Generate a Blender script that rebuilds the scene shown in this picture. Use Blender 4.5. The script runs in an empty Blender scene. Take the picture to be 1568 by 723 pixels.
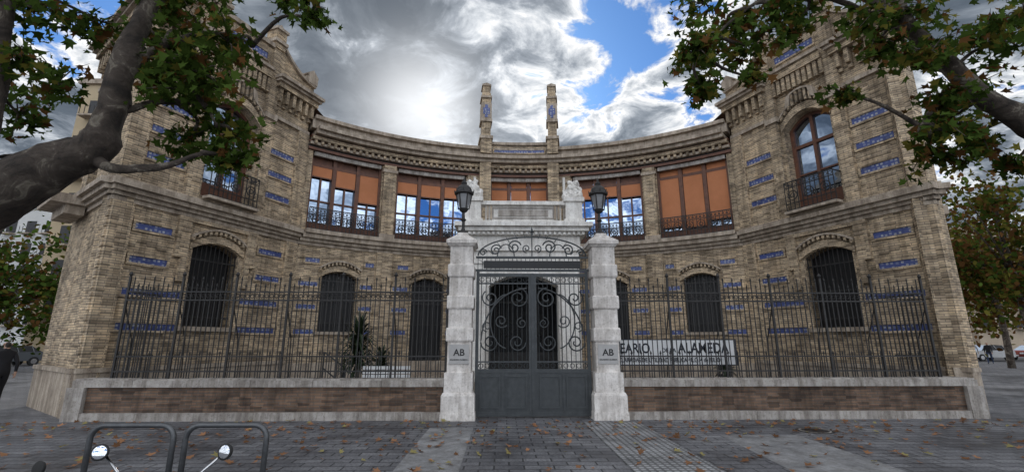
import bpy, bmesh, math, random
import numpy as np
from mathutils import Vector, Matrix
from mathutils import noise as mn
random.seed(7); rng=np.random.default_rng(7)
sc=bpy.context.scene
sc.view_settings.view_transform='Standard'; sc.view_settings.look='None'; sc.view_settings.exposure=0

# ---------------------------------------------------------------- materials
def newmat(name):
    m=bpy.data.materials.new(name); m.use_nodes=True
    nt=m.node_tree; return m,nt,nt.nodes['Principled BSDF']
def ramp(nt,fac,stops):
    r=nt.nodes.new('ShaderNodeValToRGB'); e=r.color_ramp.elements
    while len(e)<len(stops): e.new(.5)
    for i,(p,c) in enumerate(stops):
        e[i].position=p; e[i].color=(*c,1) if len(c)==3 else c
    nt.links.new(fac,r.inputs[0]); return r.outputs[0]
def noise(nt,scale,detail=5,rough=.6,vec=None,dist=0):
    n=nt.nodes.new('ShaderNodeTexNoise'); n.inputs['Scale'].default_value=scale
    n.inputs['Detail'].default_value=detail; n.inputs['Roughness'].default_value=rough
    n.inputs['Distortion'].default_value=dist
    if vec is not None: nt.links.new(vec,n.inputs['Vector'])
    return n
def texco(nt,which='Object'):
    t=nt.nodes.new('ShaderNodeTexCoord'); return t.outputs[which]
def mix(nt,fac,a,b,mode='MIX'):
    m=nt.nodes.new('ShaderNodeMix'); m.data_type='RGBA'; m.blend_type=mode
    for sock,v in ((m.inputs[0],fac),(m.inputs[6],a),(m.inputs[7],b)):
        if hasattr(v,'is_linked') or hasattr(v,'links'): nt.links.new(v,sock)
        else: sock.default_value=v if not isinstance(v,tuple) else (*v,1)
    return m.outputs[2]
def bump(nt,b,h,strength=.4,dist=.02):
    n=nt.nodes.new('ShaderNodeBump'); n.inputs['Strength'].default_value=strength; n.inputs['Distance'].default_value=dist
    nt.links.new(h,n.inputs['Height']); nt.links.new(n.outputs[0],b.inputs['Normal'])
def plain(name,c1,c2=None,scale=3,rough=.7,metal=0,bmp=.2,stain=.0):
    m,nt,b=newmat(name); c2=c2 or tuple(x*.7 for x in c1)
    co=texco(nt); n=noise(nt,scale,8,.65,co)
    col=ramp(nt,n.outputs[0],[(.3,c2),(.7,c1)])
    if stain>0:
        mp=nt.nodes.new('ShaderNodeMapping'); mp.inputs['Scale'].default_value=(4,4,.5); nt.links.new(co,mp.inputs[0])
        n2=noise(nt,1.3,6,.7,mp.outputs[0])
        f=ramp(nt,n2.outputs[0],[(.40,(1-stain,1-stain*1.05,1-stain*1.1)),(.58,(1,1,1))])
        col=mix(nt,1.0,col,f,'MULTIPLY')
        n4=noise(nt,22,4,.75,co); f4=ramp(nt,n4.outputs[0],[(.32,(.66,.64,.61)),(.48,(1,1,1))]); col=mix(nt,1.0,col,f4,'MULTIPLY')
    nt.links.new(col,b.inputs['Base Color']); b.inputs['Roughness'].default_value=rough; b.inputs['Metallic'].default_value=metal
    if bmp: 
        n3=noise(nt,scale*12,4,.6,co); bump(nt,b,n3.outputs[0],bmp,.01)
    return m
def brickmat(name,ca,cb,mortar,bw=.25,rh=.062,ms=.009,dark=.45):
    m,nt,b=newmat(name)
    uv=texco(nt,'UV'); br=nt.nodes.new('ShaderNodeTexBrick')
    nt.links.new(uv,br.inputs['Vector']); br.inputs['Scale'].default_value=1
    br.inputs['Brick Width'].default_value=bw; br.inputs['Row Height'].default_value=rh
    br.inputs['Mortar Size'].default_value=ms; br.inputs['Bias'].default_value=-.15
    br.inputs['Color1'].default_value=(*ca,1); br.inputs['Color2'].default_value=(*cb,1); br.inputs['Mortar'].default_value=(*mortar,1)
    ob=texco(nt); n=noise(nt,.8,9,.72,ob)
    f=ramp(nt,n.outputs[0],[(.34,(dark,dark*.97,dark*.93)),(.52,(.95,.95,.95)),(.7,(1.12,1.07,1.0))])
    col=mix(nt,1.0,br.outputs[0],f,'MULTIPLY')
    mp=nt.nodes.new('ShaderNodeMapping'); mp.inputs['Scale'].default_value=(1/bw,1/rh,1); nt.links.new(uv,mp.inputs[0])
    vo=nt.nodes.new('ShaderNodeTexVoronoi'); vo.inputs['Randomness'].default_value=.25; vo.inputs['Scale'].default_value=1; nt.links.new(mp.outputs[0],vo.inputs['Vector'])
    sp_=nt.nodes.new('ShaderNodeSeparateColor'); nt.links.new(vo.outputs['Color'],sp_.inputs[0])
    f4=ramp(nt,sp_.outputs[0],[(.0,(.54,.52,.50)),(.5,(1,1,1)),(1,(1.32,1.28,1.20))])
    col=mix(nt,1.0,col,f4,'MULTIPLY')
    mp2=nt.nodes.new('ShaderNodeMapping'); mp2.inputs['Scale'].default_value=(3.5,.35,1); nt.links.new(uv,mp2.inputs[0])
    n5=noise(nt,1.0,6,.7,mp2.outputs[0]); f5=ramp(nt,n5.outputs[0],[(.36,(.58,.57,.56)),(.54,(1,1,1))]); col=mix(nt,1.0,col,f5,'MULTIPLY')
    nt.links.new(col,b.inputs['Base Color']); b.inputs['Roughness'].default_value=.9
    inv=nt.nodes.new('ShaderNodeMath'); inv.operation='SUBTRACT'; inv.inputs[0].default_value=1; nt.links.new(br.outputs[1],inv.inputs[1])
    bump(nt,b,inv.outputs[0],.8,.02)
    return m
BR=brickmat('brick_ochre',(.62,.49,.34),(.43,.33,.225),(.27,.225,.17))
BRD=brickmat('brick_brown',(.20,.125,.085),(.125,.082,.057),(.12,.10,.085),dark=.45)
STONE=plain('stone_beige',(.53,.45,.36),(.32,.26,.205),3,.9,stain=.42)
COPE=plain('stone_coping',(.50,.465,.425),(.28,.255,.235),4,.9,stain=.45)
WHITE=plain('stone_white',(.86,.84,.80),(.66,.635,.60),4,.8,stain=.24)
PINK=plain('stone_pillar',(.84,.80,.76),(.56,.52,.485),5,.85,stain=.34)
IRON=plain('iron_black',(.035,.033,.032),(.016,.015,.015),8,.55,.2,.1)
GATE=plain('iron_grey',(.062,.068,.071),(.036,.04,.043),8,.5,.3,.1)
WOOD=plain('wood_brown',(.16,.062,.032),(.07,.029,.017),6,.6)
BLIND=plain('blind_orange',(.50,.195,.088),(.40,.15,.062),1.5,.85,bmp=.1)
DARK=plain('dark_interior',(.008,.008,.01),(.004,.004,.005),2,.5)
ROOF=plain('roof_clay',(.16,.10,.07),(.09,.06,.05),2,.9)
def glassmat():
    m,nt,b=newmat('window_glass')
    b.inputs['Base Color'].default_value=(.36,.44,.56,1); b.inputs['Metallic'].default_value=1; b.inputs['Roughness'].default_value=.03
    n=noise(nt,1.6,2,.5,texco(nt)); bump(nt,b,n.outputs[0],.15,.02); return m
GLASS=glassmat()
def tilemat():
    m,nt,b=newmat('tile_blue'); uv=texco(nt,'UV')
    ch=nt.nodes.new('ShaderNodeTexVoronoi'); ch.inputs['Scale'].default_value=9; ch.distance='CHEBYCHEV'; ch.inputs['Randomness'].default_value=.35
    nt.links.new(uv,ch.inputs['Vector'])
    col=ramp(nt,ch.outputs['Distance'],[(.0,(.20,.15,.07)),(.15,(.44,.46,.50)),(.30,(.075,.10,.26)),(.5,(.055,.08,.25))])
    n=noise(nt,2,5,.7,texco(nt)); f=ramp(nt,n.outputs[0],[(.35,(.6,.6,.6)),(.6,(1,1,1))]); col=mix(nt,1.,col,f,'MULTIPLY')
    nt.links.new(col,b.inputs['Base Color']); b.inputs['Roughness'].default_value=.3; return m
TILE=tilemat()
def pavemat():
    m,nt,b=newmat('paving'); ob=texco(nt); br=nt.nodes.new('ShaderNodeTexBrick'); nt.links.new(ob,br.inputs['Vector'])
    br.inputs['Scale'].default_value=1; br.inputs['Brick Width'].default_value=.4; br.inputs['Row Height'].default_value=.2
    br.offset=.5; br.inputs['Mortar Size'].default_value=.012
    br.inputs['Color1'].default_value=(.185,.185,.195,1); br.inputs['Color2'].default_value=(.115,.115,.125,1); br.inputs['Mortar'].default_value=(.035,.035,.037,1)
    n=noise(nt,.45,9,.75,ob); f=ramp(nt,n.outputs[0],[(.35,(.38,.38,.40)),(.52,(1,1,1)),(.7,(1.6,1.58,1.55))])
    col=mix(nt,1.,br.outputs[0],f,'MULTIPLY')
    n2=noise(nt,26,3,.8,ob); f2=ramp(nt,n2.outputs[0],[(.3,(.45,.45,.45)),(.7,(1.45,1.45,1.45))]); col=mix(nt,1.,col,f2,'MULTIPLY')
    nt.links.new(col,b.inputs['Base Color'])
    rr=ramp(nt,n.outputs[0],[(.4,(.45,.45,.45)),(.6,(.8,.8,.8))]); nt.links.new(rr,b.inputs['Roughness'])
    inv=nt.nodes.new('ShaderNodeMath'); inv.operation='SUBTRACT'; inv.inputs[0].default_value=1; nt.links.new(br.outputs[1],inv.inputs[1]); bump(nt,b,inv.outputs[0],.6,.01)
    return m
PAVE=pavemat()
CONC=plain('concrete_slab',(.36,.36,.365),(.15,.15,.155),2.5,.8,stain=.3)
def tactile():
    m,nt,b=newmat('tactile_paving'); ob=texco(nt)
    v=nt.nodes.new('ShaderNodeTexBrick'); nt.links.new(ob,v.inputs['Vector']); v.offset=0
    v.inputs['Scale'].default_value=1; v.inputs['Brick Width'].default_value=.1; v.inputs['Row Height'].default_value=.1; v.inputs['Mortar Size'].default_value=.02
    v.inputs['Color1'].default_value=(.46,.46,.47,1); v.inputs['Color2'].default_value=(.34,.34,.35,1); v.inputs['Mortar'].default_value=(.15,.15,.15,1)
    n=noise(nt,2,8,.75,ob); f=ramp(nt,n.outputs[0],[(.35,(.4,.4,.4)),(.6,(1,1,1))])
    nt.links.new(mix(nt,1.,v.outputs[0],f,'MULTIPLY'),b.inputs['Base Color']); b.inputs['Roughness'].default_value=.8; return m
TACT=tactile()

# ---------------------------------------------------------------- mesh builder
def empty(name,loc=(0,0,0)):
    o=bpy.data.objects.new(name,None); o.location=loc; sc.collection.objects.link(o); o.empty_display_size=.3; return o
def link(o,parent=None):
    sc.collection.objects.link(o)
    if parent: o.parent=parent
    return o
ID=lambda s,n,z:(s,-n,z)      # s->x, n->towards the street, z up
class B:
    def __init__(self): self.v=[];self.f=[];self.u=[];self.m=[];self.mats=[]
    def mi(self,mat):
        if mat not in self.mats: self.mats.append(mat)
        return self.mats.index(mat)
    def face(self,pts,uvs,mat):
        i=len(self.v); self.v+=[tuple(p) for p in pts]; self.f.append(tuple(range(i,i+len(pts)))); self.u+=uvs; self.m.append(self.mi(mat))
    def hexa(self,P,s0,s1,n0,n1,z0,z1,mat,z0b=None,z1b=None,ds=99):
        z0b=z0 if z0b is None else z0b; z1b=z1 if z1b is None else z1b
        k=max(1,int(math.ceil(abs(s1-s0)/ds)))
        for i in range(k):
            ta,tb=i/k,(i+1)/k; a=s0+(s1-s0)*ta; b=s0+(s1-s0)*tb
            za0=z0+(z0b-z0)*ta; zb0=z0+(z0b-z0)*tb; za1=z1+(z1b-z1)*ta; zb1=z1+(z1b-z1)*tb
            F=self.face
            F([P(a,n1,za0),P(b,n1,zb0),P(b,n1,zb1),P(a,n1,za1)],[(a,za0),(b,zb0),(b,zb1),(a,za1)],mat)
            F([P(b,n0,zb0),P(a,n0,za0),P(a,n0,za1),P(b,n0,zb1)],[(b,zb0),(a,za0),(a,za1),(b,zb1)],mat)
            F([P(a,n1,za1),P(b,n1,zb1),P(b,n0,zb1),P(a,n0,za1)],[(a,n1),(b,n1),(b,n0),(a,n0)],mat)
            F([P(a,n0,za0),P(b,n0,zb0),P(b,n1,zb0),P(a,n1,za0)],[(a,n0),(b,n0),(b,n1),(a,n1)],mat)
            if i==0: F([P(a,n0,za0),P(a,n1,za0),P(a,n1,za1),P(a,n0,za1)],[(n0,za0),(n1,za0),(n1,za1),(n0,za1)],mat)
            if i==k-1: F([P(b,n1,zb0),P(b,n0,zb0),P(b,n0,zb1),P(b,n1,zb1)],[(n1,zb0),(n0,zb0),(n0,zb1),(n1,zb1)],mat)
    def box(self,x0,x1,y0,y1,z0,z1,mat): self.hexa(lambda s,n,z:(s,n,z),x0,x1,y0,y1,z0,z1,mat)
    def frustum(self,cx,cy,w0,w1,z0,z1,mat,d0=None,d1=None):
        d0=d0 or w0; d1=d1 or w1
        a=[(cx-w0/2,cy-d0/2,z0),(cx+w0/2,cy-d0/2,z0),(cx+w0/2,cy+d0/2,z0),(cx-w0/2,cy+d0/2,z0)]
        b=[(cx-w1/2,cy-d1/2,z1),(cx+w1/2,cy-d1/2,z1),(cx+w1/2,cy+d1/2,z1),(cx-w1/2,cy+d1/2,z1)]
        q=[(0,0),(1,0),(1,1),(0,1)]
        for i in range(4):
            j=(i+1)%4; self.face([a[i],a[j],b[j],b[i]],q,mat)
        self.face(b,q,mat); self.face(a[::-1],q,mat)
    def tube(self,pts,r,mat,sides=6,closed=False,cap=True):
        pts=[Vector(p) for p in pts]; n=len(pts)
        rr=r if isinstance(r,(list,tuple)) else [r]*n
        rings=[];prev=None
        for i in range(n):
            if closed: t=pts[(i+1)%n]-pts[i-1]
            else: t=pts[min(i+1,n-1)]-pts[max(i-1,0)]
            if t.length<1e-9: t=Vector((0,0,1))
            t.normalize()
            if prev is None:
                ref=Vector((0,0,1)) if abs(t.z)<.9 else Vector((1,0,0)); x=t.cross(ref).normalized()
            else:
                x=prev-t*prev.dot(t); x=x.normalized() if x.length>1e-6 else t.orthogonal().normalized()
            prev=x; y=t.cross(x); base=len(self.v)
            for k in range(sides):
                a=2*math.pi*k/sides; self.v.append(tuple(pts[i]+(x*math.cos(a)+y*math.sin(a))*rr[i]))
            rings.append(base)
        m=self.mi(mat); L=0
        for i in range(n if closed else n-1):
            a=rings[i]; b=rings[(i+1)%n]; l2=L+(pts[(i+1)%n]-pts[i]).length
            for k in range(sides):
                k2=(k+1)%sides; self.f.append((a+k,a+k2,b+k2,b+k)); self.m.append(m)
                self.u+=[(k/sides,L),((k+1)/sides,L),((k+1)/sides,l2),(k/sides,l2)]
            L=l2
        if cap and not closed:
            for bse in (rings[0],rings[-1]):
                self.f.append(tuple(bse+k for k in range(sides))); self.m.append(m); self.u+=[(0,0)]*sides
    def lathe(self,cx,cy,prof,mat,sides=16):
        m=self.mi(mat); rs=[]
        for r,z in prof:
            rs.append(len(self.v))
            for k in range(sides):
                a=2*math.pi*k/sides; self.v.append((cx+r*math.cos(a),cy+r*math.sin(a),z))
        for i in range(len(prof)-1):
            for k in range(sides):
                k2=(k+1)%sides; self.f.append((rs[i]+k,rs[i]+k2,rs[i+1]+k2,rs[i+1]+k)); self.m.append(m); self.u+=[(k/sides,i),((k+1)/sides,i),((k+1)/sides,i+1),(k/sides,i+1)]
    def ring(self,c,r,mat,tr=.01,P=None,n=14):
        pts=[P(c[0]+r*math.cos(2*math.pi*i/n),c[1],c[2]+r*math.sin(2*math.pi*i/n)) for i in range(n)]
        self.tube(pts,tr,mat,4,closed=True)
    def obj(self,name,parent=None,smooth=False,recalc=True):
        me=bpy.data.meshes.new(name); me.from_pydata(self.v,[],self.f)
        for m in self.mats: me.materials.append(m)
        me.polygons.foreach_set('material_index',self.m)
        uv=me.uv_layers.new(name='UVMap'); uv.data.foreach_set('uv',np.array(self.u,dtype=np.float32).ravel())
        if recalc:
            bm=bmesh.new(); bm.from_mesh(me); bmesh.ops.recalc_face_normals(bm,faces=bm.faces); bm.to_mesh(me); bm.free()
        if smooth: me.polygons.foreach_set('use_smooth',[True]*len(me.polygons))
        me.update(); return link(bpy.data.objects.new(name,me),parent)

def archz(o,s):
    sc_,hw,z0,zs,rise=o; return zs+rise*(1-((s-sc_)/hw)**2)
def wall(b,P,s0,s1,z0,z1,n0,n1,ops,mat,ds=99):
    br={s0,s1}
    for o in ops:
        k=10 if o[4]>0 else 1
        for i in range(k+1): br.add(round(o[0]-o[1]+2*o[1]*i/k,5))
    br=sorted(x for x in br if s0-1e-6<=x<=s1+1e-6)
    for a,c in zip(br[:-1],br[1:]):
        if c-a<1e-5: continue
        mid=(a+c)/2; cur=z0; curb=z0
        for o in sorted([o for o in ops if abs(mid-o[0])<o[1]],key=lambda o:o[2]):
            if o[2]>cur: b.hexa(P,a,c,n0,n1,cur,o[2],mat,z0b=curb,ds=ds)
            cur=archz(o,a); curb=archz(o,c)
        b.hexa(P,a,c,n0,n1,cur,z1,mat,z0b=curb,ds=ds)
def arch_hood(b,P,o,w,n0,n1,mat,dent=True,ext=.12):
    s,hw,z0,zs,rise=o; H=hw+ext; k=22
    for i in range(k):
        a=-H+2*H*i/k; c=-H+2*H*(i+1)/k
        za=zs+rise*(1-(a/hw)**2)+.02; zc=zs+rise*(1-(c/hw)**2)+.02
        b.hexa(P,s+a,s+c,n0,n1,za,za+w,mat,z0b=zc,z1b=zc+w)
        if dent and i%2==0: b.hexa(P,s+a,s+c,n0,n1+.07,za+w+.05,za+w+.15,mat,z0b=zc+w+.05,z1b=zc+w+.15)
    if dent:
        for i in range(k):
            a=-H+2*H*i/k; c=-H+2*H*(i+1)/k
            za=zs+rise*(1-(a/hw)**2)+.17+w; zc=zs+rise*(1-(c/hw)**2)+.17+w
            b.hexa(P,s+a,s+c,n0,n1+.09,za,za+.06,STONE,z0b=zc,z1b=zc+.06)
def railing(b,P,s0,s1,n,z0,z1,mat=IRON,sp=.13):
    k=int((s1-s0)/sp); 
    for z,h in ((z0,.03),(z0+.22,.02),(z1-.18,.02),(z1,.035)): b.hexa(P,s0,s1,n-.02,n+.02,z,z+h,mat,ds=.4)
    for i in range(k+1):
        s=s0+(s1-s0)*i/k; b.hexa(P,s-.011,s+.011,n-.009,n+.009,z0,z1,mat)
    kr=max(1,int((s1-s0)/.42))
    for i in range(kr):
        s=s0+(s1-s0)*(i+.5)/kr; b.ring((s,n+.015,(z0+z1)/2+.02),.15,mat,.016,P); b.ring((s,n+.015,(z0+z1)/2+.02),.07,mat,.015,P,10)
    for i in range(k):
        s=s0+(s1-s0)*(i+.5)/k; b.ring((s,n+.012,z1-.085),.05,mat,.011,P,8)

# ================================================================ BUILDING
bld=empty('brick_bathhouse')
AX,AY_=10.2,.15
L=math.hypot(AX-8.0,5.2-AY_); dx_,dy_=(AX-8.0)/L,(5.2-AY_)/L; CC=L/2
UP=lambda z: z+.3 if z>9.3 else z
def wingP(sx): return lambda s,n,z:(sx*(-AX+s*dx_+n*dy_),AY_+s*dy_-n*dx_,UP(z))
def sideP(sx):
    if sx>0: d=(-.80,.60); nn=(-.60,-.80)
    else: d=(-.50,.866); nn=(-.866,-.50)
    return lambda s,n,z:(sx*(-AX+s*d[0]+n*nn[0]),AY_+s*d[1]+n*nn[1],UP(z))
R=12.2; CY=-4.02; SE=8.71
CP=lambda s,n,z:((R-n)*math.sin(s/R),CY+(R-n)*math.cos(s/R),z)
def cornice_wing(b,P,s0,s1):
    b.hexa(P,s0,s1,-.3,.10,9.12,9.24,STONE)
    k=int((s1-s0)/.30)
    for i in range(k+1):
        s=s0+.07+(s1-s0-.14)*i/k
        b.hexa(P,s-.06,s+.06,0,.22,9.45,9.92,BR); b.hexa(P,s-.06,s+.06,.0,.1,9.31,9.45,BR)
    b.hexa(P,s0-.1,s1+.1,-.3,.30,9.92,10.1,BR); b.hexa(P,s0-.16,s1+.16,-.3,.40,10.1,10.19,STONE); b.hexa(P,s0-.2,s1+.2,-.3,.50,10.19,10.30,STONE)
def string(b,P,s0,s1,ds=99):
    for z0,z1,n in ((5.02,5.14,.06),(5.14,5.24,.14),(5.24,5.36,.24),(5.36,5.50,.34),(5.50,5.58,.20)): b.hexa(P,s0-n*.6,s1,-.2,n,z0,z1,STONE,ds=ds)
def tile(b,P,s0,s1,z,n,ds=99,h=.17):
    b.hexa(P,s0,s1,n,n+.022,z-h/2,z+h/2,TILE,ds=ds)
    b.hexa(P,s0-.06,s1+.06,n,n+.05,z+h/2,z+h/2+.06,BR,ds=ds); b.hexa(P,s0-.06,s1+.06,n,n+.05,z-h/2-.06,z-h/2,BR,ds=ds)
    b.hexa(P,s0-.06,s0,n,n+.05,z-h/2,z+h/2,BR); b.hexa(P,s1,s1+.06,n,n+.05,z-h/2,z+h/2,BR)
for sx,nm in ((1,'wing_west'),(-1,'wing_east')):
    P=wingP(sx); b=B(); c=CC
    lo=(c,.70,2.05,4.2,.22); up=(c,.74,5.75,8.55,.42)
    wall(b,P,0,L,0,10.3,-.45,0,[lo,up],BR)
    b.hexa(P,-.06,L,-.3,.08,0,.95,STONE); b.hexa(P,-.09,L,-.3,.12,.95,1.05,STONE)
    for a,d in ((0,.42),(L-.42,L)):
        b.hexa(P,a-.02,d+.02,0,.09,1.05,5.02,BR); b.hexa(P,a-.02,d+.02,0,.09,5.58,9.12,BR)
    for q in (-1,1):
        for j,(w0,w1,za,zb) in enumerate(((.86,1.04,3.3,5.02),(1.04,1.2,3.95,5.02))):
            a,d=sorted((c+q*w0,c+q*w1)); b.hexa(P,a,d,0,.085,za,zb,BR); b.hexa(P,a-.02,d+.02,0,.12,za-.07,za,BR)
    for a,d in ((c-1.22,c-.86),(c+.86,c+1.22)):
        b.hexa(P,a,d,0,.14,5.58,11.3,BR); b.hexa(P,a-.05,d+.05,0,.2,8.95,9.12,STONE)
    b.hexa(P,c-1.22,c+1.22,.0,.10,4.9,5.0,BR)
    arch_hood(b,P,lo,.2,0,.07,BR); arch_hood(b,P,up,.26,0,.09,BR,True,.06)
    b.hexa(P,c-.85,c+.85,0,.13,1.93,2.05,STONE)
    for z in (2.0,2.85): 
        tile(b,P,.52,c-.86,z,0); tile(b,P,c+.86,L-.52,z,0)
    for z in (3.65,4.5):
        tile(b,P,.55,c-1.32,z,0); tile(b,P,c+1.32,L-.55,z,0)
    for z in (6.4,7.17,7.95):
        tile(b,P,.5,c-1.3,z,0,h=.19); tile(b,P,c+1.3,L-.5,z,0,h=.19)
    string(b,P,0,L); cornice_wing(b,P,0,c-1.22); cornice_wing(b,P,c+1.22,L)
    k=9
    for i in range(k+1):
        s=c-.8+1.6*i/k; b.hexa(P,s-.055,s+.055,0,.18,9.55,10.05,BR)
    b.hexa(P,c-.86,c+.86,-.3,.24,10.05,10.32,BR); b.hexa(P,c-.86,c+.86,-.3,.32,10.32,10.42,STONE)
    b.hexa(P,c-.86,c+.86,-.3,.08,10.42,11.25,BR); tile(b,P,c-.66,c+.66,10.82,.08,h=.24); b.hexa(P,c-.86,c+.86,-.36,.18,11.25,11.4,STONE)
    b.hexa(P,c-1.22,c+1.22,-.45,-.31,10.3,11.2,BR)
    for q in (-1,1):
        pc=c+q*1.04
        b.hexa(P,pc-.2,pc+.2,-.3,.2,11.3,12.0,BR); b.hexa(P,pc-.26,pc+.26,-.36,.26,11.5,11.62,STONE); b.hexa(P,pc-.25,pc+.25,-.35,.25,12.0,12.1,STONE)
        b.hexa(P,pc-.16,pc,-.2,.12,12.1,12.14,STONE,z1b=12.3); b.hexa(P,pc,pc+.16,-.2,.12,12.1,12.3,STONE,z1b=12.14)
        e0=c+q*1.24; e1=(L if q>0 else 0)
        for i in range(8):
            t0,t1=i/8,(i+1)/8; a=e0+(e1-e0)*t0; d=e0+(e1-e0)*t1
            h0=10.72+.75*(1-t0)**2.2; h1=10.72+.75*(1-t1)**2.2
            if a>d: a,d,h0,h1=d,a,h1,h0
            b.hexa(P,a,d,-.35,.08,10.3,h0,BR,z1b=h1); b.hexa(P,a,d,-.4,.2,h0,h0+.11,STONE,z0b=h1,z1b=h1+.11)
        ec=e1-q*.2
        b.hexa(P,ec-.22,ec+.22,-.35,.22,10.8,11.1,STONE); b.hexa(P,ec-.26,ec,-.3,.2,11.1,11.16,STONE,z1b=11.38); b.hexa(P,ec,ec+.26,-.3,.2,11.1,11.38,STONE,z1b=11.16)
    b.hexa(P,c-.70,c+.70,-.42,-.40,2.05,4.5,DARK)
    for i in range(11):
        s=c-.66+1.32*i/10; b.hexa(P,s-.012,s+.012,-.10,-.075,2.05,archz(lo,s),IRON)
    for z in (2.3,3.1,3.9): b.hexa(P,c-.7,c+.7,-.11,-.07,z,z+.035,IRON)
    b.hexa(P,c-.74,c+.74,-.37,-.36,5.75,9.0,GLASS)
    for s,w in ((c-.68,.06),(c+.68,.06),(c,.05)): b.hexa(P,s-w,s+w,-.36,-.28,5.75,archz(up,s)-.0,WOOD)
    for z,h in ((5.75,.5),(6.95,.05),(7.9,.1),): b.hexa(P,c-.74,c+.74,-.355,-.29,z,z+h,WOOD)
    for i in range(10):
        a=c-.74+1.48*i/10; d=a+.148; b.hexa(P,a,d,-.36,-.27,archz(up,a)-.1,archz(up,a)+.02,WOOD,z0b=archz(up,d)-.1,z1b=archz(up,d)+.02)
    b.hexa(P,c-.8,c+.8,.2,.5,5.6,5.68,STONE)
    railing(b,P,c-.76,c+.76,.40,5.70,6.62)
    for q in (-1,1): b.hexa(P,c+q*.76-.01,c+q*.76+.01,.0,.40,6.6,6.63,IRON)
    # flank
    S=sideP(sx); LS=3.7 if sx>0 else 8
    sw=[(2.6,.5,5.75,8.3,.3)]
    wall(b,S,0,LS,0,10.3,-.4,0,sw,BR); string(b,S,0,LS+.2); cornice_wing(b,S,.1,LS)
    b.hexa(S,-.03,LS,-.3,.10,0,.95,STONE); b.hexa(S,-.03,LS,-.3,.14,.95,1.05,STONE)
    for i in range(16):
        z=1.1+i*.25; b.hexa(S,-.02,.45 if i%2 else .3,0,.05,z,z+.17,BR)
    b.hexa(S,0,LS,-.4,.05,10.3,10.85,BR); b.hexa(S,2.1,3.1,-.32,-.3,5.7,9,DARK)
    b.hexa(S,1.9,3.5,.1,.8,5.15,5.4,STONE); b.hexa(S,2.0,3.4,.1,.5,4.9,5.15,STONE); railing(b,S,2,3.4,.7,5.4,6.3)
    x1,y1,_=P(L,0,0); x2,y2,_=P(0,0,0); x3,y3,_=S(LS,0,0); x4,y4=sx*-13.0,14.0
    z=10.5; b.face([(x2,y2,z),(x1,y1,z),(sx*-7.5,14,z),(x4,y4,z),(x3,y3,z)],[(0,0)]*5,ROOF)
    b.face([(x3,y3,0),(x4,y4,0),(x4,y4,10.5),(x3,y3,10.5)],[(0,0),(10,0),(10,10.28),(0,10.28)],BR)
    b.obj(nm,bld)

# curved range
b=B(); D=.35
piers=[(-8.71,-8.45),(-5.8,-5.2),(-2.3,-1.26),(1.26,2.3),(5.2,5.8),(8.45,8.71)]
bays=[(-8.45,-5.8),(-5.2,-2.3),(-1.26,1.26),(2.3,5.2),(5.8,8.45)]
low=[(-7.1,.62,2.0,3.95,.2),(-3.75,.62,.5,3.9,.2),(3.75,.62,.5,3.9,.2),(7.1,.62,2.0,3.95,.2),(0,1.0,.5,3.7,.3)]
ups=[((a+c)/2,(c-a)/2,5.58,8.62,0) for a,c in bays]
wall(b,CP,-SE,SE,0,5.05,-.4,0,low,BR,ds=D)
wall(b,CP,-SE,SE,5.05,8.95,-.4,0,ups,BR,ds=D)
b.hexa(CP,-SE,SE,-.3,.08,0,.95,STONE,ds=D)
for a,c in piers[1:-1]:
    if abs((a+c)/2)>3: b.hexa(CP,a,c,0,.10,1.0,5.02,BR,ds=D)
    b.hexa(CP,a+.06,c-.06,0,.14,5.58,8.62,BR,ds=D); b.hexa(CP,a,c,0,.2,8.3,8.42,STONE,ds=D); b.hexa(CP,a,c,0,.2,5.58,5.75,STONE,ds=D)
for z0,z1,n in ((5.02,5.14,.06),(5.14,5.26,.16),(5.26,5.42,.28),(5.42,5.56,.38)): b.hexa(CP,-SE+n*.5,SE-n*.5,-.2,n,z0,z1,STONE,ds=D)
for z0,z1,n,m in ((8.62,8.72,.12,WOOD),(8.72,8.8,.05,DARK),(8.8,8.9,.2,STONE),(8.9,8.97,.12,WOOD),(8.97,9.1,.3,BR),(9.1,9.16,.22,WOOD),(9.16,9.3,.46,STONE),(9.3,9.44,.60,STONE),(9.44,9.78,.2,STONE),(9.78,9.92,.34,STONE)):  # near-black band paints shadow in between the dark wood mouldings
    b.hexa(CP,-SE+n*.4,SE-n*.4,-.4,n,z0,z1,m,ds=D)
k=70
for i in range(k): 
    s=-SE+.2+(2*SE-.4)*i/k; b.hexa(CP,s,s+.1,.1,.27,8.82,8.96,BR)
b.hexa(CP,-1.26,1.26,-.3,.30,9.45,10.0,STONE,ds=D); tile(b,CP,-1.12,1.12,9.76,.30,D,.22); b.hexa(CP,-1.3,1.3,-.3,.4,10.0,10.12,STONE,ds=D)
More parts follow.
